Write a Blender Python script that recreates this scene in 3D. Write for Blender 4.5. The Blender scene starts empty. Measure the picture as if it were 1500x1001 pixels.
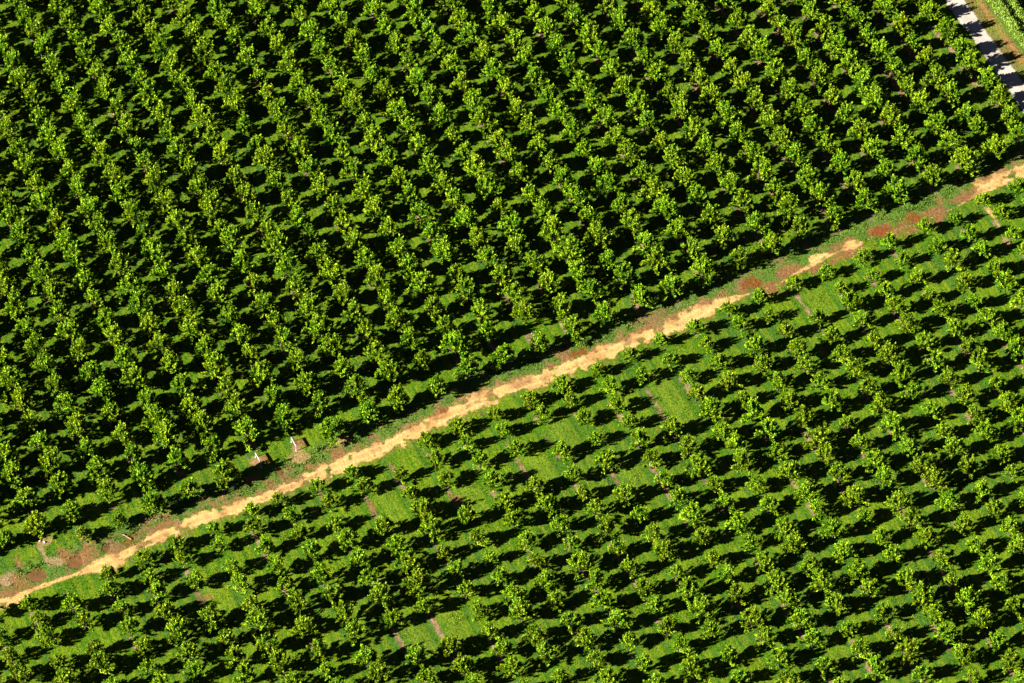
import bpy, math
import numpy as np
from mathutils import Vector

rng = np.random.default_rng(11)
scene = bpy.context.scene
COL = scene.collection
R = math.radians

# ------------------------------------------------------------------ camera
FPX, DEP, DIST = 6500.0, R(50.0), 714.0          # focal length in px of a 1500 px wide frame, depression, metres to the look-at point
CD, SD = math.cos(DEP), math.sin(DEP)
SUN_AZ, SUN_EL = R(25.0), R(27.5)                # light travels towards +x, a little +y
LDIR = np.array([math.cos(SUN_AZ), math.sin(SUN_AZ)])

def unproj(uv, z=0.0):
    uv = np.atleast_2d(np.asarray(uv, float))
    x = (uv[:, 0] - 750.0) / FPX
    y = -(uv[:, 1] - 500.5) / FPX
    dx, dy, dz = x, CD + y * SD, -SD + y * CD
    t = (np.asarray(z) - DIST * SD) / dz
    return np.stack([dx * t, -DIST * CD + dy * t], 1)

def proj(P, z=0.0):
    P = np.atleast_2d(P)
    y = P[:, 1] + DIST * CD
    zz = np.asarray(z) - DIST * SD
    d = y * CD - zz * SD
    return np.stack([750.0 + FPX * P[:, 0] / d, 500.5 - FPX * (y * SD + zz * CD) / d], 1)

cam = bpy.data.cameras.new('camera')
cam.sensor_width = 36.0
cam.lens = FPX / 1500.0 * 36.0
cam.clip_start, cam.clip_end = 1.0, 12000.0
cam_o = bpy.data.objects.new('camera', cam)
COL.objects.link(cam_o)
cam_o.location = (0, -DIST * CD, DIST * SD)
cam_o.rotation_euler = (math.pi / 2 - DEP, 0, 0)
scene.camera = cam_o

# ------------------------------------------------------------------ light
EXPO = 2.12
w = bpy.data.worlds.new('World')
scene.world = w
w.use_nodes = True
nt = w.node_tree
bg = nt.nodes['Background']
sky = nt.nodes.new('ShaderNodeTexSky')
sky.sky_type = 'NISHITA'
sky.sun_disc = False
sky.sun_elevation = SUN_EL
sky.sun_rotation = math.atan2(-LDIR[0], -LDIR[1])
nt.links.new(sky.outputs[0], bg.inputs[0])
sky.air_density = 0.10
sky.dust_density = 0.3
sky.ozone_density = 1.0
bg.inputs[1].default_value = 0.05
sun = bpy.data.lights.new('sun', 'SUN')
sun.energy = 5.0
sun.angle = R(0.5)
sun.color = (1.0, 0.94, 0.82)
sun_o = bpy.data.objects.new('sun', sun)
COL.objects.link(sun_o)
sun_o.rotation_euler = Vector((LDIR[0] * math.cos(SUN_EL), LDIR[1] * math.cos(SUN_EL), -math.sin(SUN_EL))).to_track_quat('-Z', 'Y').to_euler()
sun_o.location = (-60, -30, 80)
vs = scene.view_settings
vs.view_transform = 'Standard'
vs.look = 'None'
vs.exposure = EXPO
vs.gamma = 1.0
vs.use_curve_mapping = False
scene.cycles.diffuse_bounces = 0
scene.cycles.transmission_bounces = 2

# ------------------------------------------------------------------ noise
def vnoise(P, scale, seed):
    g = np.random.default_rng(seed).random((256, 256))
    q = np.asarray(P, float) / scale
    i = np.floor(q).astype(int)
    f = q - i
    f = f * f * (3 - 2 * f)
    a, b = i[:, 0] & 255, i[:, 1] & 255
    a1, b1 = (a + 1) & 255, (b + 1) & 255
    return (g[a, b] * (1 - f[:, 0]) + g[a1, b] * f[:, 0]) * (1 - f[:, 1]) + (g[a, b1] * (1 - f[:, 0]) + g[a1, b1] * f[:, 0]) * f[:, 1]

def fbm(P, scale, seed, octaves=4):
    s, a, t = 0, 1.0, 0
    for k in range(octaves):
        s = s + a * vnoise(P, scale / 2 ** k, seed + k)
        t += a
        a *= 0.55
    return s / t

def sstep(a, b, x):
    t = np.clip((x - a) / (b - a), 0, 1)
    return t * t * (3 - 2 * t)

def mixc(c, d, t):
    return c * (1 - t)[:, None] + np.asarray(d) * t[:, None]

# ------------------------------------------------------------------ materials
def new_mat(name):
    m = bpy.data.materials.new(name)
    m.use_nodes = True
    t = m.node_tree
    return m, t, t.nodes['Principled BSDF']

def attr_mat(name, rough=0.9, var=0.25, scale=3.0, spec=0.2, transl=0.0, bump=0.0):
    """Colour from the mesh's own 'tint' attribute, broken up by a fine noise."""
    m, t, p = new_mat(name)
    n = t.nodes
    a = n.new('ShaderNodeAttribute'); a.attribute_name = 'tint'
    tc = n.new('ShaderNodeNewGeometry')
    nz = n.new('ShaderNodeTexNoise'); nz.inputs['Scale'].default_value = scale; nz.inputs['Detail'].default_value = 6
    nz.inputs['Roughness'].default_value = 0.7
    t.links.new(tc.outputs['Position'], nz.inputs['Vector'])
    mr = n.new('ShaderNodeMapRange')
    mr.inputs['From Min'].default_value = 0.3; mr.inputs['From Max'].default_value = 0.7
    mr.inputs['To Min'].default_value = 1 - var; mr.inputs['To Max'].default_value = 1 + var
    t.links.new(nz.outputs['Fac'], mr.inputs['Value'])
    mx = n.new('ShaderNodeVectorMath'); mx.operation = 'SCALE'
    t.links.new(a.outputs['Color'], mx.inputs[0]); t.links.new(mr.outputs['Result'], mx.inputs['Scale'])
    t.links.new(mx.outputs['Vector'], p.inputs['Base Color'])
    p.inputs['Roughness'].default_value = rough
    p.inputs['Specular IOR Level'].default_value = spec
    if bump:
        b = n.new('ShaderNodeBump'); b.inputs['Strength'].default_value = bump; b.inputs['Distance'].default_value = 0.2
        t.links.new(nz.outputs['Fac'], b.inputs['Height']); t.links.new(b.outputs['Normal'], p.inputs['Normal'])
    if transl:
        tr = n.new('ShaderNodeBsdfTranslucent')
        t.links.new(mx.outputs['Vector'], tr.inputs['Color'])
        ms = n.new('ShaderNodeMixShader'); ms.inputs[0].default_value = transl
        t.links.new(p.outputs[0], ms.inputs[1]); t.links.new(tr.outputs[0], ms.inputs[2])
        t.links.new(ms.outputs[0], n['Material Output'].inputs['Surface'])
    return m

M_ground = attr_mat('ground_soil_and_turf', 0.95, 0.45, 2.4, 0.02, 0, 1.0)
M_track = attr_mat('sandy_earth', 0.95, 0.22, 2.5, 0.1, 0, 0.7)
M_road = attr_mat('pale_gravel', 0.95, 0.10, 4.0, 0.1, 0, 0.25)
M_grass = attr_mat('grass_blades', 0.9, 0.2, 3.0, 0.03, 0.12)
def tree_tone(m):
    t = m.node_tree; n = t.nodes
    oi = n.new('ShaderNodeObjectInfo')
    hs = n.new('ShaderNodeHueSaturation')
    for sock, lo, hi in (('Hue', 0.488, 0.508), ('Value', 0.84, 1.14)):
        mr = n.new('ShaderNodeMapRange'); mr.inputs['To Min'].default_value = lo; mr.inputs['To Max'].default_value = hi
        t.links.new(oi.outputs['Random'], mr.inputs['Value']); t.links.new(mr.outputs['Result'], hs.inputs[sock])
    src = [l for l in t.links if l.to_node.type in ('BSDF_PRINCIPLED', 'BSDF_TRANSLUCENT') and l.to_socket.name in ('Base Color', 'Color')]
    t.links.new(src[0].from_socket, hs.inputs['Color'])
    for so in [l.to_socket for l in src]: t.links.new(hs.outputs['Color'], so)
    return m
M_leaf = attr_mat('orchard_leaves', 0.62, 0.12, 4.0, 0.2, 0.2)
tree_tone(M_leaf)
M_crop = attr_mat('crop_leaves', 0.6, 0.12, 4.0, 0.3, 0.2)

def plain(name, col, rough=0.8, var=0.25, scale=8.0):
    m, t, p = new_mat(name)
    n = t.nodes
    tc = n.new('ShaderNodeTexCoord')
    nz = n.new('ShaderNodeTexNoise'); nz.inputs['Scale'].default_value = scale; nz.inputs['Detail'].default_value = 5
    t.links.new(tc.outputs['Object'], nz.inputs['Vector'])
    cr = n.new('ShaderNodeValToRGB')
    cr.color_ramp.elements[0].color = (*[c * (1 - var) for c in col], 1)
    cr.color_ramp.elements[1].color = (*[min(1, c * (1 + var)) for c in col], 1)
    cr.color_ramp.elements[0].position, cr.color_ramp.elements[1].position = 0.3, 0.7
    t.links.new(nz.outputs['Fac'], cr.inputs['Fac'])
    t.links.new(cr.outputs['Color'], p.inputs['Base Color'])
    p.inputs['Roughness'].default_value = rough
    return m

M_bark = plain('grey_brown_bark', (0.055, 0.040, 0.026), 0.95, 0.4, 6)
M_white = plain('white_painted_pipe', (0.50, 0.49, 0.47), 0.5, 0.08, 5)
M_log = plain('weathered_log', (0.20, 0.125, 0.065), 0.9, 0.35, 6)
M_stone = plain('pale_stone', (0.55, 0.50, 0.45), 0.9, 0.3, 5)
M_puddle = plain('muddy_water', (0.115, 0.058, 0.022), 0.3, 0.25, 0.8)

# ------------------------------------------------------------------ mesh helpers
def mesh_from(name, V, F, mats, tint=None, fmat=None, smooth=False):
    """V (n,3), F (m,k) one polygon size; tint (n,3) becomes the point colour attribute 'tint'."""
    V = np.ascontiguousarray(V, np.float32)
    F = np.ascontiguousarray(F, np.int32)
    me = bpy.data.meshes.new(name)
    m, k = F.shape
    me.vertices.add(len(V)); me.loops.add(m * k); me.polygons.add(m)
    me.vertices.foreach_set('co', V.ravel())
    me.loops.foreach_set('vertex_index', F.ravel())
    me.polygons.foreach_set('loop_start', np.arange(0, m * k, k, dtype=np.int32))
    for x in (mats if isinstance(mats, (list, tuple)) else [mats]):
        me.materials.append(x)
    if fmat is not None:
        me.polygons.foreach_set('material_index', np.ascontiguousarray(fmat, np.int32))
    if smooth:
        me.polygons.foreach_set('use_smooth', np.ones(m, bool))
    me.update(calc_edges=True)
    if tint is not None:
        a = me.color_attributes.new('tint', 'FLOAT_COLOR', 'POINT')
        c = np.ones((len(V), 4), np.float32); c[:, :3] = tint
        a.data.foreach_set('color', c.ravel())
    return me

def add_obj(name, me, parent=None, loc=(0, 0, 0), **props):
    o = bpy.data.objects.new(name, me)
    o.location = loc
    COL.objects.link(o)
    if parent: o.parent = parent
    for k, v in props.items(): o[k] = v
    return o

def tube_arrays(path, radii, n=8, caps=True):
    path = np.asarray(path, float)
    V, F = [], []
    for k, p in enumerate(path):
        d = path[min(k + 1, len(path) - 1)] - path[max(k - 1, 0)]
        d /= np.linalg.norm(d)
        a = np.cross(d, [0, 0, 1.0] if abs(d[2]) < 0.9 else [1.0, 0, 0]); a /= np.linalg.norm(a)
        b = np.cross(d, a)
        for q in range(n):
            t = 2 * math.pi * q / n
            V.append(p + radii[k] * (math.cos(t) * a + math.sin(t) * b))
    for k in range(len(path) - 1):
        for q in range(n):
            F.append((k * n + q, k * n + (q + 1) % n, (k + 1) * n + (q + 1) % n, (k + 1) * n + q))
    if caps:
        for k in (0, len(path) - 1):
            V.append(path[k]); c = len(V) - 1
            for q in range(0, n, 2):
                F.append((c, k * n + q, k * n + (q + 1) % n, k * n + (q + 2) % n))
    return np.array(V), np.array(F, int)

def join_arrays(parts):
    Vs, Fs, o = [], [], 0
    for V, F in parts:
        Vs.append(V); Fs.append(F + o); o += len(V)
    return np.concatenate(Vs), np.concatenate(Fs)

# ------------------------------------------------------------------ the planting grid
# tree positions in the two blocks were surveyed: crown centres of the lower block per row, and a smooth fit of each block's grid
NODES = {-22:[(-2,43,886),(-1,56,908)],
-21:[(-1,106,888),(0,124,912),(1,138,952),(2,148,976)],
-20:[(-2,158,840),(-1,162,864),(0,178,892),(1,190,920),(2,210,948),(3,218,980)],
-19:[(-2,212,818),(-1,218,844),(0,230,870),(1,244,900),(2,260,928),(3,274,960),(4,286,986)],
-18:[(-2,256,798),(-1,266,820),(2,308,908),(3,330,938),(4,344,966),(5,358,992)],
-17:[(-2,312,774),(-1,320,798),(1,352,856),(2,368,890),(3,378,914)],
-16:[(-2,368,748),(-1,372,774),(0,388,802),(1,406,832),(2,418,858),(3,436,888),(4,446,920),(5,466,956),(6,478,984)],
-15:[(-2,408,732),(-1,426,754),(0,438,782),(1,456,810),(2,474,850),(3,488,874),(4,504,904),(5,518,930),(6,538,968)],
-14:[(-2,464,712),(-1,480,736),(0,490,766),(2,525,822),(3,543,850),(4,557,877),(5,575,909)],
-13:[(-2,517,692),(-1,533,714),(1,562,774),(2,580,800),(3,597,827),(4,613,860),(5,623,890),(7,660,950),(8,680,980)],
-12:[(-1,587,695),(0,603,724),(1,618,750),(2,633,777),(3,650,810),(4,668,837),(5,683,867),(6,702,897),(7,717,927),(8,737,954),(9,750,980)],
-11:[(-2,625,644),(-1,638,674),(0,653,702),(2,683,759),(3,700,790),(4,717,817),(5,733,847),(6,752,874),(7,765,902),(8,783,934),(9,798,960),(10,820,992)],
-10:[(-2,670,624),(-1,682,649),(0,703,675),(1,720,707),(2,738,735),(3,753,764),(4,772,795),(5,787,825),(6,800,854),(7,815,880),(8,837,910),(9,857,940),(10,875,967)],
-9:[(-2,725,607),(-1,737,629),(0,755,657),(2,783,714),(3,803,742),(4,822,770),(5,837,797),(6,850,830),(7,872,854),(8,883,885),(9,905,914),(10,922,940),(11,943,974)],
-8:[(-2,777,584),(-1,793,607),(1,823,661),(2,840,697),(3,853,722),(4,873,749),(5,888,777),(6,905,805),(7,922,834),(8,942,864),(9,960,890),(10,978,920),(11,998,946)],
-7:[(-2,822,564),(-1,835,586),(0,855,612),(1,872,641),(2,888,674),(4,915,725),(5,938,755),(6,957,784),(7,973,810),(8,992,840),(9,1008,868),(10,1030,896),(11,1042,926)],
-6:[(-2,875,541),(-1,893,566),(0,905,594),(1,922,619),(2,937,646),(6,1014,758),(7,1028,788),(8,1044,820),(9,1066,844),(10,1078,874),(11,1102,910),(12,1120,936)],
-5:[(-2,923,519),(-1,940,551),(2,983,629),(3,1008,657),(4,1022,684),(5,1047,710),(6,1063,739),(7,1080,769),(8,1098,794),(9,1118,824),(10,1136,854),(11,1154,882),(12,1174,912),(13,1190,940)],
-4:[(-2,968,497),(-1,983,527),(0,1008,551),(1,1020,577),(2,1040,604),(3,1057,637),(4,1077,657),(5,1086,680),(6,1108,710),(7,1126,740),(8,1148,774),(9,1162,800),(10,1186,830),(11,1206,858),(12,1224,888),(13,1244,922),(14,1260,954),(15,1282,982)],
-3:[(-2,1017,481),(-1,1035,504),(0,1053,532),(1,1070,559),(2,1088,584),(3,1102,607),(4,1125,634),(5,1140,662),(6,1160,694),(7,1182,725),(8,1197,750),(9,1220,780),(10,1236,810),(12,1276,866),(13,1294,900),(14,1312,930),(15,1332,954),(16,1352,988)],
-2:[(-2,1067,454),(-1,1083,477),(0,1105,509),(1,1118,534),(2,1140,561),(3,1157,591),(4,1177,614),(5,1198,647),(6,1210,668),(7,1230,697),(8,1253,730),(9,1267,757),(10,1290,787),(11,1308,814),(12,1328,850),(13,1350,880),(14,1370,904),(15,1386,936),(16,1412,966),(17,1426,994)],
-1:[(-2,1113,436),(-1,1127,462),(0,1150,486),(1,1167,516),(2,1180,537),(3,1202,561),(4,1220,592),(5,1240,620),(6,1260,651),(7,1282,678),(8,1295,705),(12,1380,822),(13,1394,854),(14,1418,884),(15,1438,912),(16,1460,942),(17,1480,972)],
0:[(-2,1162,414),(0,1197,464),(1,1218,494),(2,1233,521),(3,1257,544),(4,1273,571),(5,1290,594),(6,1310,627),(7,1333,657),(8,1353,683),(9,1370,707),(13,1450,830),(14,1468,858),(15,1486,888)],
1:[(-2,1212,397),(-1,1230,421),(0,1245,447),(1,1263,471),(2,1280,501),(3,1302,524),(4,1320,551),(5,1337,577),(6,1363,604),(7,1380,634),(8,1397,661),(9,1417,690)],
2:[(-2,1263,374),(-1,1278,404),(0,1297,427),(1,1313,451),(2,1328,477),(3,1355,504),(4,1370,534),(5,1390,557),(6,1413,584),(7,1427,611),(8,1443,637),(9,1465,667),(10,1482,693)],
3:[(-2,1303,354),(-1,1322,379),(0,1345,407),(1,1362,434),(2,1380,457),(3,1400,484),(4,1418,511),(5,1437,534),(6,1460,564),(7,1477,591),(8,1497,617)],
4:[(-2,1354,332),(-1,1373,361),(0,1395,384),(1,1413,414),(2,1428,444),(3,1448,467),(4,1470,491),(5,1487,514)],
5:[(-2,1400,319),(-1,1420,344),(0,1437,367),(1,1458,394),(2,1473,417),(3,1497,444)],
6:[(-2,1442,292),(-1,1468,312),(0,1486,342)],
7:[(-2,1492,274)]}
C_LOW = np.array([[1199.5428, 467.8482], [482.3784, -208.6778], [179.1367, 258.9134], [-14.5043, 2.2076], [19.7065, -16.3105], [9.507, 14.0684]])
C_UP = np.array([[751.2179, 438.0531], [492.7775, -202.4222], [172.8371, 285.5336], [-12.5926, 5.0855], [18.5596, -15.7727], [5.2396, 11.1889]])
MISSING = {(0,-1),(-13,0),(-13,6),(-14,6),(-11,1),(-9,1),(-7,3),(-18,1),(-8,0),(-5,0),(-5,1)}
H_LOW, H_UP = 3.75, 5.3
ZC_LOW, ZC_UP = 1.75, 2.45                          # heights of the crown centres that were surveyed

def grid_uv(C, ij):
    ij = np.atleast_2d(ij) / 10.0
    i, j = ij[:, 0], ij[:, 1]
    return np.stack([np.ones_like(i), i, j, i * i, i * j, j * j], 1) @ C

def poly3(x, y):
    x, y = x / 80.0, y / 80.0
    return np.stack([np.ones_like(x), x, y, x * x, x * y, y * y, x ** 3, x * x * y, x * y * y, y ** 3], 1)

def inverse_fit(C, zc):
    a, b = np.meshgrid(np.arange(-34, 30), np.arange(-30, 36))
    ij = np.stack([a.ravel(), b.ravel()], 1).astype(float)
    uv = grid_uv(C, ij)
    ok = (uv[:, 0] > -250) & (uv[:, 0] < 1750) & (uv[:, 1] > -250) & (uv[:, 1] < 1250)
    P = unproj(uv[ok], zc)
    K, *_ = np.linalg.lstsq(poly3(P[:, 0], P[:, 1]), ij[ok], rcond=None)
    return K

K_LOW, K_UP = inverse_fit(C_LOW, ZC_LOW), inverse_fit(C_UP, ZC_UP)

# track, road and field edges: surveyed points turned into ground positions once
TRACK_PX = [(-260, 985), (-120, 930), (0, 886), (27, 876), (47, 864), (83, 851), (110, 842), (158, 826), (206, 801), (250, 779), (300, 759), (338, 748), (380, 732), (430, 712), (460, 698), (490, 684), (530, 668), (567, 654), (600, 636), (633, 621), (667, 604), (700, 589), (733, 574), (767, 563), (800, 553), (833, 539), (867, 526), (910, 508), (950, 492), (993, 477), (1033, 454), (1057, 444), (1100, 430), (1133, 420), (1200, 382), (1253, 357), (1300, 340), (1350, 325), (1400, 304), (1430, 285), (1466, 264), (1520, 240), (1650, 180), (1780, 120)]
TRACK_W = [1.07, 1.07, 1.11, 0.80, 0.35, 0.30, 0.22, 1.11, 0.66, 1.19, 1.07, 0.98, 0.90, 0.78, 1.11, 1.15, 1.02, 0.94, 1.23, 1.02, 1.15, 1.35, 1.23, 1.15, 1.02, 1.07, 1.07, 1.39, 0.98, 1.31, 1.23, 0.82, 0.02, 0.02, 0.30, 0.02, 0.02, 0.02, 0.02, 0.30, 1.30, 1.15, 1.15, 1.15]
TRACK = unproj(TRACK_PX)
FRONT_PX = [(-260, 905), (-40, 812), (7, 800), (53, 782), (120, 772), (173, 767), (223, 750), (277, 732), (330, 708), (357, 668), (405, 652), (485, 645), (540, 620), (583, 600), (640, 583), (685, 557), (737, 540), (790, 517), (840, 497), (885, 477), (938, 453), (983, 437), (1030, 413), (1083, 393), (1130, 377), (1172, 350), (1222, 332), (1268, 309), (1313, 294), (1365, 276), (1413, 254), (1457, 236), (1520, 205), (1780, 90)]
ROAD_C = unproj([(1399.5, 0), (1470, 99)])          # gravel road axis
RD = ROAD_C[1] - ROAD_C[0]; RD /= np.linalg.norm(RD)
RN = np.array([-RD[1], RD[0]])
if RN[0] < 0: RN = -RN                              # points away from the orchard
def road_off(P): return (P - ROAD_C[0]) @ RN
def px_off(u, v): return float(road_off(unproj([(u, v)]))[0])
ROAD_L, ROAD_R = px_off(1383, 0), px_off(1416, 5)
VERGE_R = px_off(1444, 3)

def polyline_dist(P, L):
    best = np.full(len(P), 1e9); seg = np.zeros(len(P)); side = np.zeros(len(P))
    for k in range(len(L) - 1):
        a, b = L[k], L[k + 1]
        d = b - a; l2 = d @ d
        t = np.clip(((P - a) @ d) / l2, 0, 1)
        e = P - (a + t[:, None] * d)
        r = np.hypot(e[:, 0], e[:, 1])
        m = r < best
        best[m] = r[m]; seg[m] = (k + t)[m]
        side[m] = (d[0] * e[:, 1] - d[1] * e[:, 0])[m]
    return best, seg, np.sign(side)

# blobs of bare ground: (x px, y px, half width px, half height px, kind)   kinds: s sand, r red-brown wet soil, b brown soil, d dry straw, p pinkish soil
BLOBS = [(388,672,9,7,'b'),(441,650,9,7,'b'),(20,866,28,9,'b'),(132,812,20,9,'b'),(95,814,9,12,'b'),(8,850,14,10,'p'),(158,825,25,10,'s'),(1200,377,18,7,'s'),(1253,357,15,6,'s'),(1100,416,19,10,'r'),(1153,397,20,8,'b'),(1290,337,20,10,'r'),(1336,318,14,9,'r'),(1378,294,11,8,'b'),(1245,372,20,9,'b'),
 (395,709,11,10,'b'),(453,684,12,7,'b'),(497,663,14,8,'b'),(500,647,12,7,'d'),(441,667,15,10,'d'),(374,677,10,8,'d'),(348,733,16,8,'b'),(372,700,18,5,'b'),(610,627,13,6,'b'),(650,608,17,8,'r'),(763,560,19,8,'b'),(707,577,15,6,'b'),(807,536,12,6,'b'),(850,516,22,9,'r'),(915,497,18,7,'b'),(947,480,14,6,'b'),(985,470,14,5,'b'),(1035,446,18,6,'b'),(1060,430,12,7,'b'),
 (80,822,10,8,'p'),(63,808,5,20,'p'),(65,792,10,7,'d'),(27,826,5,14,'b'),(30,850,12,12,'b'),(132,800,12,9,'b'),(190,790,12,7,'r'),(240,768,14,7,'b'),(245,755,10,6,'b'),(555,858,11,7,'p'),(668,732,9,7,'b'),(303,876,10,5,'b'),(545,742,4,12,'b'),
 (1425,283,22,9,'b'),(1440,270,14,9,'s'),(1450,310,5,12,'s'),(1460,330,5,10,'p'),(1475,355,5,9,'p'),(1445,262,18,6,'b')]
BLOB_COL = {'s': (0.40, 0.26, 0.10), 'r': (0.135, 0.044, 0.013), 'b': (0.165, 0.082, 0.034), 'd': (0.25, 0.155, 0.068), 'p': (0.25, 0.158, 0.09)}
SAND = np.array((0.42, 0.255, 0.090)); SAND2 = np.array((0.29, 0.160, 0.060))

def blob_mask(P, b):
    c = unproj([(b[0], b[1])])[0]
    rx, ry = b[2] / 9.1, b[3] / 9.1 / SD
    tilt = 0.40 if rx > ry else -0.9
    if ry > rx: e = P - c; ax, ay = RD, RN; q = np.hypot((e @ ax) / ry, (e @ ay) / rx)
    else:
        e = P - c; ca, sa = math.cos(tilt), math.sin(tilt)
        q = np.hypot((e[:, 0] * ca + e[:, 1] * sa) / rx, (-e[:, 0] * sa + e[:, 1] * ca) / ry)
    n = fbm(P, 1.6, 300 + int(b[0]), 5) - 0.5
    return 1 - sstep(0.60, 1.15, q + n * 1.7)

def ground_fields(P):
    """Colour of the bare earth or turf at P, how grassy it is (0..1), and the masks that cut out the track and the road."""
    n_big, n_mid, n_fin = fbm(P, 22, 1, 3), fbm(P, 4.0, 20, 4), fbm(P, 0.9, 40, 3)
    dt, seg, side = polyline_dist(P, TRACK)
    upper = side > 0
    ro = road_off(P)
    ijL = poly3(P[:, 0], P[:, 1]) @ K_LOW
    ijU = poly3(P[:, 0], P[:, 1]) @ K_UP
    ij = np.where(upper[:, None], ijU, ijL)
    fr = np.abs(ij[:, 0] - np.round(ij[:, 0])) * 6.0        # metres from the tree line
    fs = (ij[:, 0] - np.floor(ij[:, 0]))
    g = np.tile((0.049, 0.114, 0.0055), (len(P), 1))
    g = mixc(g, (0.080, 0.145, 0.006), sstep(0.42, 0.68, n_mid) * 0.9)
    g = mixc(g, (0.036, 0.090, 0.010), sstep(0.48, 0.66, fbm(P, 9, 33, 4)) * 0.7)
    # mown strips: paler wheel lines between two rows, taller and bluer grass beside the trees
    wheel = np.exp(-((fs - 0.36) / 0.07) ** 2) + np.exp(-((fs - 0.66) / 0.07) ** 2)
    g = mixc(g, (0.130, 0.168, 0.010), np.clip(wheel, 0, 1) * 0.55)
    g = mixc(g, (0.038, 0.100, 0.014), sstep(0.70, 0.86, fs) * (1 - sstep(0.9, 0.98, fs)) * sstep(0.42, 0.58, n_mid) * 0.7)
    mow = np.sin(fs * 2 * math.pi * 7 + 1.2 * n_mid) * sstep(0.38, 0.55, fbm(P, 7.0, 65, 2)) * (1 - sstep(0.84, 0.92, fs))
    g = g * (1 + 0.20 * mow)[:, None]
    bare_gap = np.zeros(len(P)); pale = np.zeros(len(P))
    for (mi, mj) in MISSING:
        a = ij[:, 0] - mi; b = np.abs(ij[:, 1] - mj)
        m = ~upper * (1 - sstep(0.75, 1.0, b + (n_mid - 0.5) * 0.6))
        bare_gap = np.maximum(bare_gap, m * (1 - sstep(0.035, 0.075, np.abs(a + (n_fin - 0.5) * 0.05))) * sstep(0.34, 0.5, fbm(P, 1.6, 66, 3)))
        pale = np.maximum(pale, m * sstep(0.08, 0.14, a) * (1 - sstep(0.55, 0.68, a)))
    g = mixc(g, (0.115, 0.175, 0.014), pale * 0.5 * sstep(0.25, 0.5, n_fin))  # sunlit look painted in: paler turf where missing trees cast no shadow
    grassy = np.ones(len(P))
    # bare strip under the trees, patchy
    patch = fbm(P, 2.6, 60, 3)
    strip = (1 - sstep(0.20, 0.5, fr + (n_fin - 0.5) * 0.5)) * sstep(0.53, 0.66, patch)
    corner = sstep(18, 60, 0.9 * P[:, 0] + 0.5 * P[:, 1]) * 0.65     # the ground is barer towards the road
    strip = np.where(upper, (1 - sstep(0.35, 0.9 + 0.4 * corner, fr + (n_fin - 0.5) * 0.6)) * sstep(0.54 - 0.14 * corner, 0.66 - 0.1 * corner, patch), strip)
    strip *= sstep(2.2, 3.8, dt)
    strip = np.maximum(strip, bare_gap * 0.9)
    soil = mixc(np.tile((0.215, 0.135, 0.078), (len(P), 1)), (0.115, 0.07, 0.038), sstep(0.4, 0.7, n_fin))
    g = mixc(g, soil, strip); grassy *= 1 - strip
    # weedy headland along the track
    head = 1 - sstep(4.5, 6.5, dt)
    up = head * upper
    g = mixc(g, (0.058, 0.112, 0.020), up * 0.7)
    thin = up * sstep(0.52, 0.70, fbm(P, 2.2, 80, 4)) * (1 - sstep(3.0, 5.5, dt))
    g = mixc(g, (0.15, 0.085, 0.04), thin * 0.85); grassy *= 1 - 0.8 * thin
    # track
    wdt = np.interp(seg, np.arange(len(TRACK_W)), TRACK_W)
    ed = dt / wdt + (fbm(P, 1.5, 90, 4) - 0.5) * 1.3 + (n_fin - 0.5) * 1.5 + (vnoise(P, 0.38, 95) - 0.5) * 0.7
    tr = (1 - sstep(0.80, 1.08, ed)) * (1 - sstep(0.66, 0.72, fbm(P, 1.7, 97, 3)))
    halo = (1 - sstep(0.9, 2.2, ed)) * (1 - tr)
    weak = sstep(31.0, 33.0, seg) * (1 - sstep(38.5, 39.5, seg))   # where the track is nearly grown over
    halo_w = np.where(upper, 0.9, 0.45) * halo * sstep(0.30, 0.5, fbm(P, 1.2, 99, 3))
    g = mixc(g, (0.20, 0.105, 0.048), halo_w); grassy *= 1 - halo_w * 0.8
    g = mixc(g, (0.155, 0.076, 0.032), weak * (1 - sstep(1.3, 2.4, dt + (n_fin - 0.5))) * sstep(0.42, 0.58, fbm(P, 2.2, 130, 4)) * 0.92); grassy *= 1 - weak * (1 - sstep(1.3, 2.4, dt + (n_fin - 0.5))) * sstep(0.42, 0.58, fbm(P, 2.2, 130, 4)) * 0.85
    sand = mixc(np.tile(SAND, (len(P), 1)), SAND2, sstep(0.46, 0.68, fbm(P, 1.8, 110, 4)) * 0.8)
    tuft = sstep(0.62, 0.74, fbm(P, 0.7, 120, 2))
    sand = mixc(sand, (0.13, 0.10, 0.03), tuft * 0.75)
    rut = np.exp(-((dt - 0.62) / 0.22) ** 2) * sstep(0.35, 0.55, fbm(P, 3.5, 125, 2))
    sand = mixc(sand, (0.50, 0.34, 0.15), rut * 0.6)
    for b in BLOBS:
        m = blob_mask(P, b)
        c = np.array(BLOB_COL[b[4]])
        if b[4] == 's': tr = np.maximum(tr, m)
        else:
            dens = {'r': 0.95, 'b': 0.85, 'd': 0.8, 'p': 0.9}[b[4]]
            m = m * dens * (0.55 + 0.45 * sstep(0.3, 0.6, n_fin))
            g = mixc(g, c * 1.0, m); grassy *= 1 - m
            sand = mixc(sand, c, m * 0.75)
    # the bare wheel rut along one row gap
    # gravel road and its verge
    on_road = (ro > ROAD_L) & (ro < ROAD_R)
    edge = (fbm(P, 1.4, 140, 3) - 0.5) * 0.9
    road = sstep(ROAD_L - 0.1, ROAD_L + 0.35, ro + edge) * (1 - sstep(ROAD_R - 0.35, ROAD_R + 0.1, ro + edge * 0.6))
    vg = sstep(ROAD_R - 0.3, ROAD_R + 0.2, ro) * (1 - sstep(VERGE_R - 0.2, VERGE_R + 0.4, ro))
    vcol = mixc(np.tile((0.115, 0.10, 0.028), (len(P), 1)), (0.25, 0.125, 0.045), np.clip(np.exp(-((ro - (ROAD_R + 0.68 * (VERGE_R - ROAD_R))) / 0.45) ** 2) * (0.4 + n_mid), 0, 1))
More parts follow.
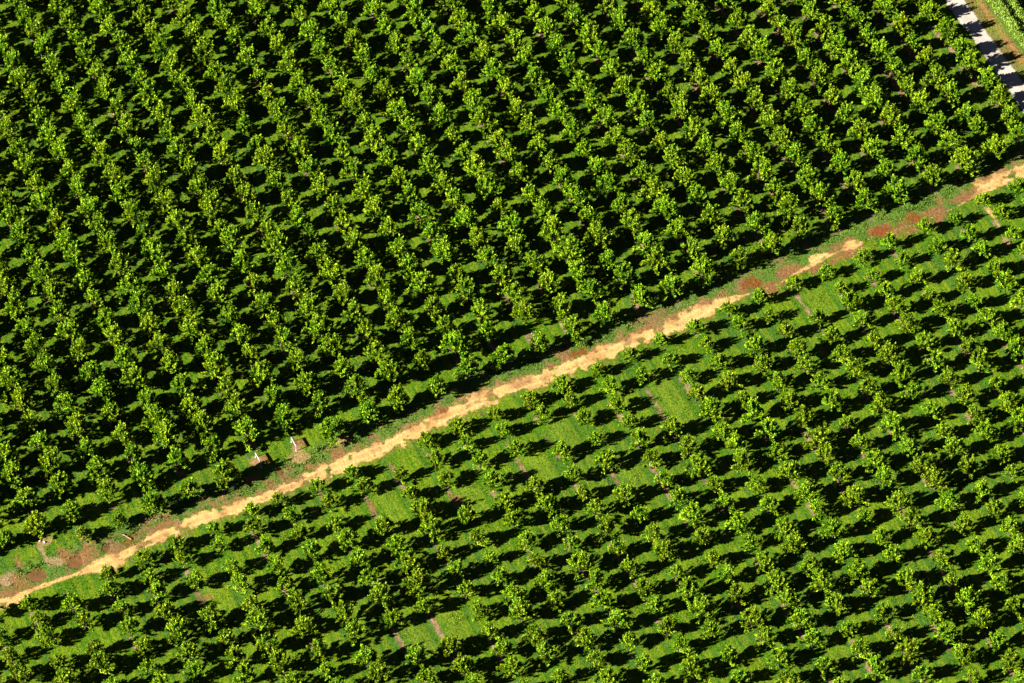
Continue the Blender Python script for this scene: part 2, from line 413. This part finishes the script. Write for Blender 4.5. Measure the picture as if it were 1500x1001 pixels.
    vcol = mixc(vcol, (0.11, 0.15, 0.02), sstep(0.50, 0.65, n_mid) * 0.6)
    g = mixc(g, vcol, vg); grassy = np.where(vg > 0.5, 0.45, grassy)
    beyond = sstep(VERGE_R - 0.1, VERGE_R + 0.5, ro)
    g = mixc(g, (0.07, 0.12, 0.02), beyond * 0.8)
    rcol = mixc(np.tile((0.355, 0.325, 0.295), (len(P), 1)), (0.30, 0.268, 0.232), sstep(0.4, 0.7, fbm(P, 1.2, 150, 4)))
    grassy *= (1 - road)
    g = mixc(g, sand, tr * (1 - 0)); g = mixc(g, rcol, road)
    grassy *= (1 - sstep(0.2, 0.6, tr))
    return g, grassy, tr, road, sand, rcol, dt, upper, ro

PUDDLES = [(55, 842, 12, 9), (111, 823, 10, 8), (155, 803, 5, 6), (410, 692, 5.5, 5)]
PUDDLE_Z = []
def height0(P):
    return (fbm(P, 3.0, 200, 3) - 0.5) * 0.10 + (fbm(P, 30, 210, 2) - 0.5) * 0.25

def height(P):
    h = height0(P)
    for k, (u, v, ru, rv) in enumerate(PUDDLES):
        c = unproj([(u, v)])[0]
        if len(PUDDLE_Z) <= k: PUDDLE_Z.append(float(height0(c[None])[0]))
        e = P - c
        q = np.hypot(e[:, 0] / (ru / 9.1), e[:, 1] / (rv / 9.1 / SD)) + (fbm(P, 0.9, 230 + k, 3) - 0.5) * 0.8
        m = 1 - sstep(0.75, 1.35, q)
        h = h * (1 - m) + (PUDDLE_Z[k] - 0.16) * m
    return h

# ------------------------------------------------------------------ ground, track, road
CELL = 0.25
X0, X1, Y0, Y1 = -100.0, 108.0, -92.0, 104.0
xs = np.arange(X0, X1 + 1e-6, CELL); ys = np.arange(Y0, Y1 + 1e-6, CELL)
far = np.array([8, 25, 60, 140, 300, 700, 1500, 3500.0])
xs_all = np.concatenate([X0 - far[::-1], xs, X1 + far]); ys_all = np.concatenate([Y0 - far[::-1], ys, Y1 + far])
nx, ny = len(xs_all), len(ys_all)
gx, gy = np.meshgrid(xs_all, ys_all, indexing='ij')
GP = np.stack([gx.ravel(), gy.ravel()], 1)
inside = (GP[:, 0] >= X0 - 1) & (GP[:, 0] <= X1 + 1) & (GP[:, 1] >= Y0 - 1) & (GP[:, 1] <= Y1 + 1)
GC = np.tile((0.075, 0.125, 0.012), (len(GP), 1))
n_o = fbm(GP[~inside], 90, 5, 4)
GC[~inside] = mixc(GC[~inside], (0.045, 0.085, 0.012), sstep(0.4, 0.6, n_o))
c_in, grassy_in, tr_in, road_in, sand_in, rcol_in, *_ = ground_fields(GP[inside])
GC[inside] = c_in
GZ = np.zeros(len(GP)); GZ[inside] = height(GP[inside])
idx = np.arange(nx * ny).reshape(nx, ny)
GF = np.stack([idx[:-1, :-1], idx[1:, :-1], idx[1:, 1:], idx[:-1, 1:]], -1).reshape(-1, 4)
GV = np.c_[GP, GZ]
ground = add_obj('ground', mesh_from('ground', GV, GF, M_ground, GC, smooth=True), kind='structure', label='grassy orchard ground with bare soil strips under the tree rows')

def sheet(name, mask, col, mat, lift, **props):
    full = np.zeros(len(GP)); full[inside] = mask
    fm = full[GF].mean(1) > 0.5
    F = GF[fm]
    used, inv = np.unique(F.ravel(), return_inverse=True)
    V = GV[used].copy(); V[:, 2] += lift
    cc = np.zeros((len(GP), 3)); cc[inside] = col
    return add_obj(name, mesh_from(name, V, inv.reshape(-1, 4), mat, cc[used], smooth=True), **props)

track = sheet('dirt_track', tr_in, sand_in, M_track, 0.008, kind='structure', label='sandy dirt track running between the two orchard blocks')
road = sheet('gravel_road', road_in, rcol_in, M_road, 0.008, kind='structure', label='pale gravel road along the edge of the orchard')

def hgt1(p): return float(height(np.array([p[:2]]))[0])

# ------------------------------------------------------------------ grass
def scatter_grass(n, seed):
    r = np.random.default_rng(seed)
    P = np.stack([r.uniform(X0 + 8, X1 - 8, n), r.uniform(Y0 + 8, Y1 - 8, n)], 1)
    uv = proj(P)
    P = P[(uv[:, 0] > -60) & (uv[:, 0] < 1560) & (uv[:, 1] > -60) & (uv[:, 1] < 1060)]
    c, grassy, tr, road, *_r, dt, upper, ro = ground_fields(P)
    keep = r.random(len(P)) < grassy ** 1.5 * (0.35 + 0.65 * sstep(0.38, 0.55, fbm(P, 0.9, 420, 2)))
    keep &= ro < VERGE_R + 0.2
    P, c, dt, upper = P[keep], c[keep], dt[keep], upper[keep]
    m = len(P)
    weed = (np.clip(1 - np.abs(dt - 3.8) / 2.4, 0, 1) * upper) * (fbm(P, 1.6, 400, 3) > 0.45)
    lush = sstep(0.45, 0.75, fbm(P, 2.4, 410, 3))
    hgt = (0.07 + 0.09 * lush + 0.20 * weed) * r.uniform(0.6, 1.35, m)
    B = 3
    ang = r.uniform(0, 2 * math.pi, (m, B)); lean = r.uniform(0.15, 0.9, (m, B)); wid = (0.055 + 0.025 * weed)[:, None] * r.uniform(0.7, 1.3, (m, B))
    base = np.c_[P, height(P)][:, None, :] + np.stack([r.normal(0, 0.07, (m, B)), r.normal(0, 0.07, (m, B)), np.full((m, B), -0.01)], -1)
    dirv = np.stack([np.cos(ang), np.sin(ang), np.zeros_like(ang)], -1)
    per = np.stack([-np.sin(ang), np.cos(ang), np.zeros_like(ang)], -1)
    h3 = hgt[:, None] * r.uniform(0.7, 1.3, (m, B))
    tip = base + dirv * (lean * h3)[..., None]; tip[..., 2] += h3
    a = base + per * wid[..., None]; b = base - per * wid[..., None]
    V = np.stack([a, b, tip], 2).reshape(-1, 3)
    F = np.arange(len(V)).reshape(-1, 3)
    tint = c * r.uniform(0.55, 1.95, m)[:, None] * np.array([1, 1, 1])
    yel = (r.random(m) < 0.12)
    tint[yel] = tint[yel] * (1.5, 1.15, 1.2)
    T = np.repeat(tint, 3 * B, axis=0)
    return V, F, T

GVv, GFf, GTt = scatter_grass(560000, 5)
add_obj('grass', mesh_from('grass', GVv, GFf, M_grass, GTt), kind='stuff', label='short green grass and weeds between the tree rows')

# ------------------------------------------------------------------ orchard trees
def leaf_quads(C, D, L, W, r, out=None, spread=0.55):
    """Kite-shaped leaves: base C, direction D, length L, width W; the blades turn roughly towards 'out'."""
    n = len(C)
    t = r.normal(size=(n, 3)) * spread
    if out is not None: t = t + out
    s = np.cross(D, t); s /= np.linalg.norm(s, axis=1)[:, None] + 1e-9
    up = np.cross(s, D)
    mid = C + D * (0.5 * L)[:, None] + up * (0.06 * L)[:, None]
    tip = C + D * L[:, None]
    V = np.stack([C, mid + s * (W / 2)[:, None], tip, mid - s * (W / 2)[:, None]], 1).reshape(-1, 3)
    F = np.arange(4 * n).reshape(n, 4)
    return V, F

def make_tree(seed, h, rad, shoots, leaves, sparse=0.0):
    """Vase-shaped young fruit tree: short trunk, spreading limbs, upright leafy shoots. Returns trunk and crown arrays."""
    r = np.random.default_rng(seed)
    parts = []
    th = 0.16 * h + r.uniform(0, 0.1)
    lean = r.normal(0, 0.04, 2)
    top = np.array([lean[0], lean[1], th])
    parts.append(tube_arrays([(0, 0, -0.12), (0, 0, 0.0), top * 0.5, top], [0.13 * h / 3.3, 0.11 * h / 3.3, 0.085 * h / 3.3, 0.075 * h / 3.3], 8))
    nl = r.integers(4, 6)
    tips = []
    a0 = r.uniform(0, 6.28)
    ecc = 1 + r.normal(0, 0.06, 2)
    for k in range(nl):
        a = a0 + k * 6.283 / nl + r.normal(0, 0.25)
        out = rad * r.uniform(0.40, 0.62)
        e = np.array([math.cos(a) * out * ecc[0], math.sin(a) * out * ecc[1], h * r.uniform(0.40, 0.55)])
        m = top * 0.45 + e * 0.55 + np.array([math.cos(a), math.sin(a), -0.5]) * 0.12
        parts.append(tube_arrays([top, m, e], [0.055 * h / 3.3, 0.042 * h / 3.3, 0.026 * h / 3.3], 6))
        tips.append((top, m, e))
    V0, F0 = join_arrays(parts)
    Ls, Ds, Tn = [], [], []
    per = max(4, int(leaves / shoots))
    lobes = r.normal(0, 0.09, 6); lobp = r.uniform(0, 6.28, 6)
    for s in range(shoots):
        tp, m, e = tips[s % nl]
        f = r.uniform(0.15, 1.0)
        b = (tp * (1 - f) + m * f) if f < 0.5 else (m * (1 - (f - 0.5) * 2) + e * (f - 0.5) * 2)
        a = r.uniform(0, 6.28)
        rr = rad * r.uniform(0.03, 1) ** 0.62 * (1 + sum(lobes[q] * math.cos((q + 1) * a + lobp[q]) for q in range(4)))
        zt = h * (0.98 - 0.58 * (rr / rad) ** 2.2) * r.uniform(0.66, 1.06)
        zt = max(zt, 0.24 * h)
        if r.random() < 0.10: zt *= 1.10
        end = np.array([math.cos(a) * rr * ecc[0], math.sin(a) * rr * ecc[1], zt])
        # shoot curves upward
        c = b * 0.5 + end * 0.5; c[:2] += (end[:2] - b[:2]) * 0.22; c[2] -= 0.10
        t = np.sort(r.uniform(0.48, 1.04, per)) if r.random() > 0.35 else np.sort(r.uniform(0.15, 1.0, per))
        p = ((1 - t) ** 2)[:, None] * b + (2 * t * (1 - t))[:, None] * c + (t ** 2)[:, None] * end
        tg = (2 * (1 - t))[:, None] * (c - b) + (2 * t)[:, None] * (end - c)
        tg /= np.linalg.norm(tg, axis=1)[:, None]
        d = r.normal(size=(per, 3)); d -= tg * (d * tg).sum(1)[:, None]
        d /= np.linalg.norm(d, axis=1)[:, None]
        d = d * 0.68 + tg * r.uniform(0.4, 1.3, per)[:, None] + np.array([0, 0, 0.30])
        d /= np.linalg.norm(d, axis=1)[:, None]
        Ls.append(p + r.normal(0, 0.035, p.shape)); Ds.append(d)
        g = r.uniform(0, 1)
        base = np.array((0.085, 0.215, 0.005)) * (1 - g) + np.array((0.268, 0.405, 0.006)) * g
        col = base * r.uniform(0.72, 1.25, per)[:, None]
        Tn.append(col)
    C, D, T = np.concatenate(Ls), np.concatenate(Ds), np.concatenate(Tn)
    C[:, :2] -= 0.8 * C[:, :2].mean(0)
    sc = (h / 3.3) ** 0.5
    n = len(C)
    outw = C - np.array([0, 0, 0.45 * h]); outw /= np.linalg.norm(outw, axis=1)[:, None]; outw[:, 2] += 0.45
    V1, F1 = leaf_quads(C, D, r.uniform(0.24, 0.42, n) * sc, r.uniform(0.11, 0.175, n) * sc, r, outw)
    return (V0, F0), (V1, F1, np.repeat(T, 4, 0))

LOW = [make_tree(100 + k, H_LOW * s, 1.5 * q, int(sh * 1.6), int(lv * 3.3)) for k, (s, q, sh, lv) in enumerate([(1, 1, 34, 820), (1.05, .95, 32, 760), (.95, 1.08, 36, 850), (1.1, 1, 30, 700), (.9, .95, 32, 740), (1.02, 1.1, 38, 900), (1.0, .85, 26, 560), (.96, 1.02, 28, 600), (1.06, 1.05, 34, 820), (.98, .92, 30, 720)])]
UP = [make_tree(200 + k, H_UP * s, 2.04 * q, int(sh * 1.6), int(lv * 3.4)) for k, (s, q, sh, lv) in enumerate([(1, 1, 50, 1250), (1.05, .95, 46, 1150), (.95, 1.06, 52, 1300), (1.08, 1, 44, 1080), (.92, .96, 46, 1120), (1.02, 1.08, 54, 1350), (1.0, .88, 38, 850), (.96, 1.0, 42, 980), (1.05, 1.02, 50, 1230), (.98, .94, 44, 1080)])]

# -- positions
nodes = {}
for i, l in NODES.items():
    for j, u, v in l: nodes[(i, j)] = (u, v)
low_list = []      # (i, j, x, y, scale)
first = {}
for i in range(-34, 22):
    for j in range(-2, 44):
        if (i, j) in MISSING: continue
        uv = grid_uv(C_LOW, (i, j))[0]
        if not (-140 < uv[0] < 1700 and uv[1] < 1150): continue
        if (i, j) in nodes: uv = np.array(nodes[(i, j)], float)
        elif j < -1 and -23 < i < 8: continue
        else: uv = uv + rng.normal(0, 2.2, 2)
        p = unproj([uv], ZC_LOW)[0]
        dt = polyline_dist(p[None], TRACK)[0][0]
        s = 0.83 + 0.22 * min(1.0, max(0.0, (dt - 2.5) / 16.0)) + 0.08 * max(0.0, min(1.0, (uv[0] - 700) / 600))
        s *= float(np.clip(rng.normal(1.0, 0.075), 0.82, 1.2))
        if i < -12: s *= 1.13
        low_list.append((i, j, p[0], p[1], s))
front = np.array(FRONT_PX, float)
UP_PICKS = [(983,421),(938,437),(885,461),(840,481),(790,501),(737,524),(685,541),(640,567),(583,584),(540,604),(1172,334),(1130,361),(1083,377),(1030,397),(330,694),(277,717),(223,737),(103,747),(53,767),(7,787),(120,777),(173,757),(357,651),(405,635),(485,629),(1457,220),(1413,238),(1365,260),(1313,278),(1268,293),(1222,315),(668,406),(706,458),(714,488),(716,378),(736,408),(756,436),(768,462),(786,494),(756,360),(782,388),(804,418),(822,450),(838,480),(810,346),(836,372),(848,402),(884,458),(876,350),(890,384),(1385,43),(1407,70),(1423,90),(1447,117),(1465,143),(1480,173),(1493,197),(1373,115),(1393,140),(1417,167),(1433,187),(1373,183),(1393,210)]
up_list = []
up_at = {}
for q in UP_PICKS:                                   # surveyed crowns of the upper block replace the nearest grid point
    g_ij = [(i, j) for i in range(-25, 25) for j in range(-25, 25)]
    g_uv = grid_uv(C_UP, g_ij)
    d2 = ((g_uv - np.array(q)) ** 2).sum(1)
    k = int(d2.argmin())
    if d2[k] < 15 ** 2 and g_ij[k] not in up_at: up_at[g_ij[k]] = q
SKIP_UP_PX = [(380, 672), (436, 652)]
SMALL_UP_PX = [(120, 775, .62), (173, 757, .6), (500, 640, .7), (20, 780, .8), (640, 318, .6), (320, 335, .7)]
for i in range(-40, 34):
    for j in range(-40, 30):
        uv = grid_uv(C_UP, (i, j))[0]
        if not (-260 < uv[0] < 1600 and -170 < uv[1] < 1000): continue
        picked = (i, j) in up_at
        uv = np.array(up_at[(i, j)], float) if picked else uv + rng.normal(0, 0.9, 2)
        p = unproj([uv], ZC_UP)[0]
        base = proj([p])[0]
        if not picked and base[1] > np.interp(base[0], front[:, 0], front[:, 1]) + 3: continue
        if road_off(p[None])[0] > ROAD_L - 0.6: continue
        edge_row = road_off(p[None])[0] > ROAD_L - 5.0
        if not picked and polyline_dist(p[None], TRACK)[0][0] < 3.4: continue
        if any(math.hypot(uv[0] - a, uv[1] - b) < 15 for a, b in SKIP_UP_PX): continue
        s = float(np.clip(rng.normal(1.0, 0.05), 0.85, 1.15))
        for a, b, q in SMALL_UP_PX:
            if math.hypot(uv[0] - a, uv[1] - b) < 16: s *= q
        if not picked and rng.random() < 0.008: continue
        if edge_row: s *= 0.88
        dt = polyline_dist(p[None], TRACK)[0][0]
        s *= 0.92 + 0.08 * min(1, (dt - 3) / 14)
        up_list.append((i, j, p[0], p[1], s))

# -- the nearest 300 or so that show stand alone, the others form one mass
in_view = []
for t in low_list:
    b = proj([t[2:4]], 1.4 * t[4])[0]
    if -4 < b[0] < 1504 and b[1] < 1004: in_view.append((b[1], t))
in_view.sort(key=lambda q: -q[0])
N_SINGLE = 310
single = [t for _, t in in_view[:N_SINGLE]]
single_set = {(t[0], t[1]) for t in single}

ORD = ['', 'first', 'second', 'third', 'fourth', 'fifth', 'sixth', 'seventh', 'eighth', 'ninth', 'tenth', 'eleventh', 'twelfth', 'thirteenth', 'fourteenth', 'fifteenth', 'sixteenth', 'seventeenth', 'eighteenth', 'nineteenth', 'twentieth', 'twenty-first', 'twenty-second', 'twenty-third', 'twenty-fourth', 'twenty-fifth', 'twenty-sixth', 'twenty-seventh', 'twenty-eighth', 'twenty-ninth', 'thirtieth', 'thirty-first', 'thirty-second', 'thirty-third', 'thirty-fourth']
rank = {}
for i in {t[0] for t in low_list}:
    for k, j in enumerate(sorted(t[1] for t in low_list if t[0] == i)): rank[(i, j)] = k + 1

TRUNK_ME = [mesh_from('trunk', *t[0], M_bark, smooth=True) for t in LOW]
CROWN_ME = [mesh_from('crown', t[1][0], t[1][1], M_leaf, t[1][2]) for t in LOW]
for t in single:
    i, j, x, y, s = t
    k = int(rng.integers(0, len(LOW)))
    root = bpy.data.objects.new('orchard_tree', None)
    root.empty_display_size = 0.5
    root.location = (x, y, hgt1((x, y)))
    root.rotation_euler = (0, 0, rng.uniform(0, 6.28))
    root.scale = (s * rng.uniform(.95, 1.06), s * rng.uniform(.95, 1.06), s * rng.uniform(.93, 1.08))
    COL.objects.link(root)
    root['category'] = 'tree'
    root['group'] = 'orchard trees in the rows below the dirt track'
    root['label'] = f"leafy orchard tree, {ORD[rank[(i, j)]]} below the dirt track, {ORD[i + 24]} row from the puddle end"
    add_obj('trunk', TRUNK_ME[k], root)
    add_obj('crown', CROWN_ME[k], root)

def mass(items, r):
    Vs, Fs, Ts, Ms, o = [], [], [], [], 0
    for kit, x, y, s in items:
        (V0, F0), (V1, F1, T1) = kit
        a = r.uniform(0, 6.28); ca, sa = math.cos(a), math.sin(a)
        S = np.array([s * r.uniform(.95, 1.05), s * r.uniform(.95, 1.05), s * r.uniform(.94, 1.07)])
        tone = r.uniform(.86, 1.14) * np.array([r.uniform(.88, 1.12), 1, 1])
        for V, F, T, m in ((V0, F0, np.tile((.2, .2, .2), (len(V0), 1)), 0), (V1, F1, T1 * tone, 1)):
            W = V * S
            W = np.stack([W[:, 0] * ca - W[:, 1] * sa + x, W[:, 0] * sa + W[:, 1] * ca + y, W[:, 2] + hgt1((x, y))], 1)
            Vs.append(W); Fs.append(F + o); Ts.append(T); Ms.append(np.full(len(F), m)); o += len(V)
    return np.concatenate(Vs), np.concatenate(Fs), np.concatenate(Ts), np.concatenate(Ms)

rest = [(LOW[int(rng.integers(0, len(LOW)))], t[2], t[3], t[4]) for t in low_list if (t[0], t[1]) not in single_set]
rest += [(UP[int(rng.integers(0, len(UP)))], t[2], t[3], t[4]) for t in up_list]
mv, mf, mt, mm = mass(rest, rng)
add_obj('orchard_trees', mesh_from('orchard_trees', mv, mf, [M_bark, M_leaf], mt, mm), kind='stuff', label='dense rows of leafy orchard trees beyond the dirt track and at its far end')
print('TREES single', len(single), 'lower', len(low_list), 'in view', len(in_view), 'upper', len(up_list), 'mass faces', len(mf), 'grass faces', len(GFf))

# ------------------------------------------------------------------ crop rows beyond the gravel road
def crop_row(off, half, h, label, r):
    a0, a1 = -42.0, 34.0
    n = int((a1 - a0) * 330)
    s = r.uniform(a0, a1, n)
    lump = 0.75 + 0.5 * vnoise(np.stack([s, s * 0 + off], 1), 1.1, 500)
    q = r.normal(0, 0.5, n) * half * lump
    z = h * lump * np.clip(r.beta(2.0, 1.25, n), 0, 1) * (1.08 - 0.25 * np.abs(q) / half)
    C2 = ROAD_C[0] + s[:, None] * RD + (off + q)[:, None] * RN
    C = np.c_[C2, z + 0.02]
    D = r.normal(size=(n, 3)); D[:, 2] = np.abs(D[:, 2]) + 0.35; D /= np.linalg.norm(D, axis=1)[:, None]
    V, F = leaf_quads(C, D, r.uniform(.26, .46, n), r.uniform(.13, .22, n), r, np.stack([q * 0.8 * RN[0], q * 0.8 * RN[1], np.full(n, 0.7)], 1))
    g = r.uniform(0, 1, n)[:, None]
    T = (np.array((0.095, 0.205, 0.020)) * (1 - g) + np.array((0.240, 0.330, 0.030)) * g)
    st = []
    for k in np.arange(a0, a1, 0.8):
        p = ROAD_C[0] + k * RD + off * RN
        st.append(tube_arrays([(p[0], p[1], -0.1), (p[0] + r.normal(0, .04), p[1], h * 0.45), (p[0] + r.normal(0, .06), p[1] + r.normal(0, .06), h * 0.8)], [.035, .028, .015], 4, False))
    root = bpy.data.objects.new('crop_row', None); COL.objects.link(root)
    root['label'] = label; root['category'] = 'hedge'; root['group'] = 'green crop rows beyond the gravel road'
    rv, rf = join_arrays(st)
    add_obj('stems', mesh_from('stems', rv, rf, M_bark), root, kind='stuff')
    add_obj('foliage', mesh_from('foliage', V, F, M_crop, np.repeat(T, 4, 0)), root)
rc = np.random.default_rng(77)
crop_row(px_off(1455, 5), 0.80, 1.9, 'green leafy crop row nearest the gravel road, beside its brown verge', rc)
crop_row(px_off(1476, 5), 0.80, 1.9, 'green leafy crop row second from the gravel road, behind the nearest one', rc)
crop_row(px_off(1512, 5), 0.80, 1.9, 'green leafy crop row farthest from the gravel road, in the photo corner', rc)

# ------------------------------------------------------------------ puddles
def puddle(k, label):
    """Still muddy water lying in its basin; the banks of the ground cut its outline."""
    u, v, ru, rv = PUDDLES[k]
    c = unproj([(u, v)])[0]
    z = PUDDLE_Z[k] - 0.075
    n = 36
    a = np.linspace(0, 2 * math.pi, n, endpoint=False)
    V = [np.stack([c[0] + np.cos(a) * 1.3 * f * ru / 9.1, c[1] + np.sin(a) * 1.3 * f * rv / 9.1 / SD, np.full(n, z)], 1) for f in (1.0, 0.5)]
    V = np.concatenate(V + [[[c[0], c[1], z]]])
    F = [(q, (q + 1) % n, n + (q + 1) % n, n + q) for q in range(n)] + [(2 * n, n + q, n + q + 1, n + (q + 2) % n) for q in range(0, n, 2)]
    add_obj('puddle', mesh_from('puddle', V, np.array(F), M_puddle), kind='structure', label=label)
puddle(0, 'largest brown muddy puddle beside the dirt track')
puddle(1, 'brown puddle beside the track, second from the largest one')
puddle(2, 'small brown puddle next to the sandy patch of track')
puddle(3, 'tiny brown puddle below the two white board frames')

# ------------------------------------------------------------------ white board frames at the row ends
def board_frame(top_far, top_near, label, hgt, half=0.065):
    a = unproj([top_far], hgt)[0]; b = unproj([top_near], hgt)[0]
    root = bpy.data.objects.new('board_frame', None)
    root.location = ((a[0] + b[0]) / 2, (a[1] + b[1]) / 2, 0); COL.objects.link(root)
    root['label'] = label; root['category'] = 'frame'; root['group'] = 'white board frames at the row ends'
    o = np.array(root.location)
    A, B = np.array([*a, hgt]) - o, np.array([*b, hgt]) - o
    d = (B - A) / np.linalg.norm(B - A)
    nrm = np.array([-d[1], d[0], 0.0]); t0, hh = 0.035, 0.13
    A2, B2 = A - d * 0.06, B + d * 0.06
    prof = [(-t0, -hh), (t0, -hh), (t0 * 1.1, -hh * .8), (t0 * 1.1, hh * .8), (t0, hh), (-t0, hh), (-t0 * 1.1, hh * .8), (-t0 * 1.1, -hh * .8)]
    V = np.array([E + nrm * a + np.array([0, 0, b - 0.1]) for E in (A2, B2) for a, b in prof])
    F = [(k, (k + 1) % 8, 8 + (k + 1) % 8, 8 + k) for k in range(8)] + [(0, 1, 2, 7), (7, 2, 3, 6), (6, 3, 4, 5), (8, 9, 10, 15), (15, 10, 11, 14), (14, 11, 12, 13)]
    add_obj('top_board', mesh_from('top_board', V, np.array(F), M_white), root)
    for P in (A, B):
        V, F = tube_arrays([P + np.array([0, 0, -0.02]), np.array([P[0], P[1], 0.02]), np.array([P[0], P[1], -0.3])], [half * .92] * 3, 10)
        leg = add_obj('post', mesh_from('post', V, F, M_white, smooth=True), root)
        V, F = tube_arrays([np.array([P[0], P[1], -0.05]), np.array([P[0], P[1], 0.05]), np.array([P[0], P[1], 0.07])], [half * 1.9, half * 1.8, half * 1.0], 10)
        add_obj('footing', mesh_from('footing', V, F, M_stone, smooth=True), leg)
board_frame((374, 663.5), (382.5, 678.5), 'white board frame on straw, the lower one nearer the puddles', 1.1)
board_frame((426.5, 641), (433.5, 653.5), 'white board frame beside a round straw patch, the one farther from the puddles', 1.2)
board_frame((233.5, 643.5), (239.5, 651), 'grey looking board frame half hidden in deep tree shade', 1.0, 0.06)

# ------------------------------------------------------------------ log and stones
def log_at(p0, p1, label):
    a, b = unproj([p0])[0], unproj([p1])[0]
    za, zb = hgt1(a) + 0.12, hgt1(b) + 0.10
    A, B = np.array([*a, za]), np.array([*b, zb])
    t = np.linspace(0, 1, 8)
    path = A + t[:, None] * (B - A) + np.c_[0.05 * np.sin(t * 5), 0.04 * np.cos(t * 4), 0.02 * np.sin(t * 9)]
    rad = 0.13 - 0.04 * t + 0.015 * np.sin(t * 17)
    o = path.mean(0)
    V, F = tube_arrays(path - o, rad, 10)
    ob = add_obj('log', mesh_from('log', V, F, M_log, smooth=True), loc=tuple(o), category='log', label=label)
    k = path[3] - o
    V, F = tube_arrays([k, k + np.array([0.12, 0.2, 0.12]), k + np.array([0.2, 0.36, 0.16])], [.045, .035, .02], 6)
    add_obj('branch_stub', mesh_from('branch_stub', V, F, M_log, smooth=True), ob)
log_at((179, 784), (194, 791), 'weathered brown log lying on red soil beside the track')

def stone(u, v, r0, label, seed):
    r = np.random.default_rng(seed)
    c = unproj([(u, v)])[0]
    nu, nv = 12, 7
    V = []
    ph = r.uniform(0, 6, 6)
    for b in range(nv):
        th = math.pi * (b + 0.5) / nv
        for a in range(nu):
            f = 2 * math.pi * a / nu
            k = r0 * (1 + .18 * math.sin(2 * f + ph[0]) + .13 * math.sin(3 * f + 2 * th + ph[1]) + .1 * math.sin(3 * th + ph[2]) + r.normal(0, .03))
            V.append((k * math.sin(th) * math.cos(f), k * math.sin(th) * math.sin(f) * .85, k * math.cos(th) * .65))
    F = [(b * nu + a, (b + 1) * nu + a, (b + 1) * nu + (a + 1) % nu, b * nu + (a + 1) % nu) for b in range(nv - 1) for a in range(nu)]
    for ring, s in ((0, 1), (nv - 1, -1)):
        for a in range(0, nu - 2, 2):
            F.append((ring * nu, ring * nu + a + 1, ring * nu + a + 2, ring * nu + (a + 3) % nu))
    add_obj('stone', mesh_from('stone', np.array(V), np.array(F), M_stone), loc=(c[0], c[1], hgt1(c) + r0 * .4), category='stone', label=label)
stone(65, 795, 0.22, 'pale stone on bare soil above the largest puddle', 1)
stone(58, 793, 0.17, 'small dull stone touching the shadow beside the pale stone', 2)
stone(176, 737.5, 0.16, 'small white stone lying alone in deep tree shade', 3)
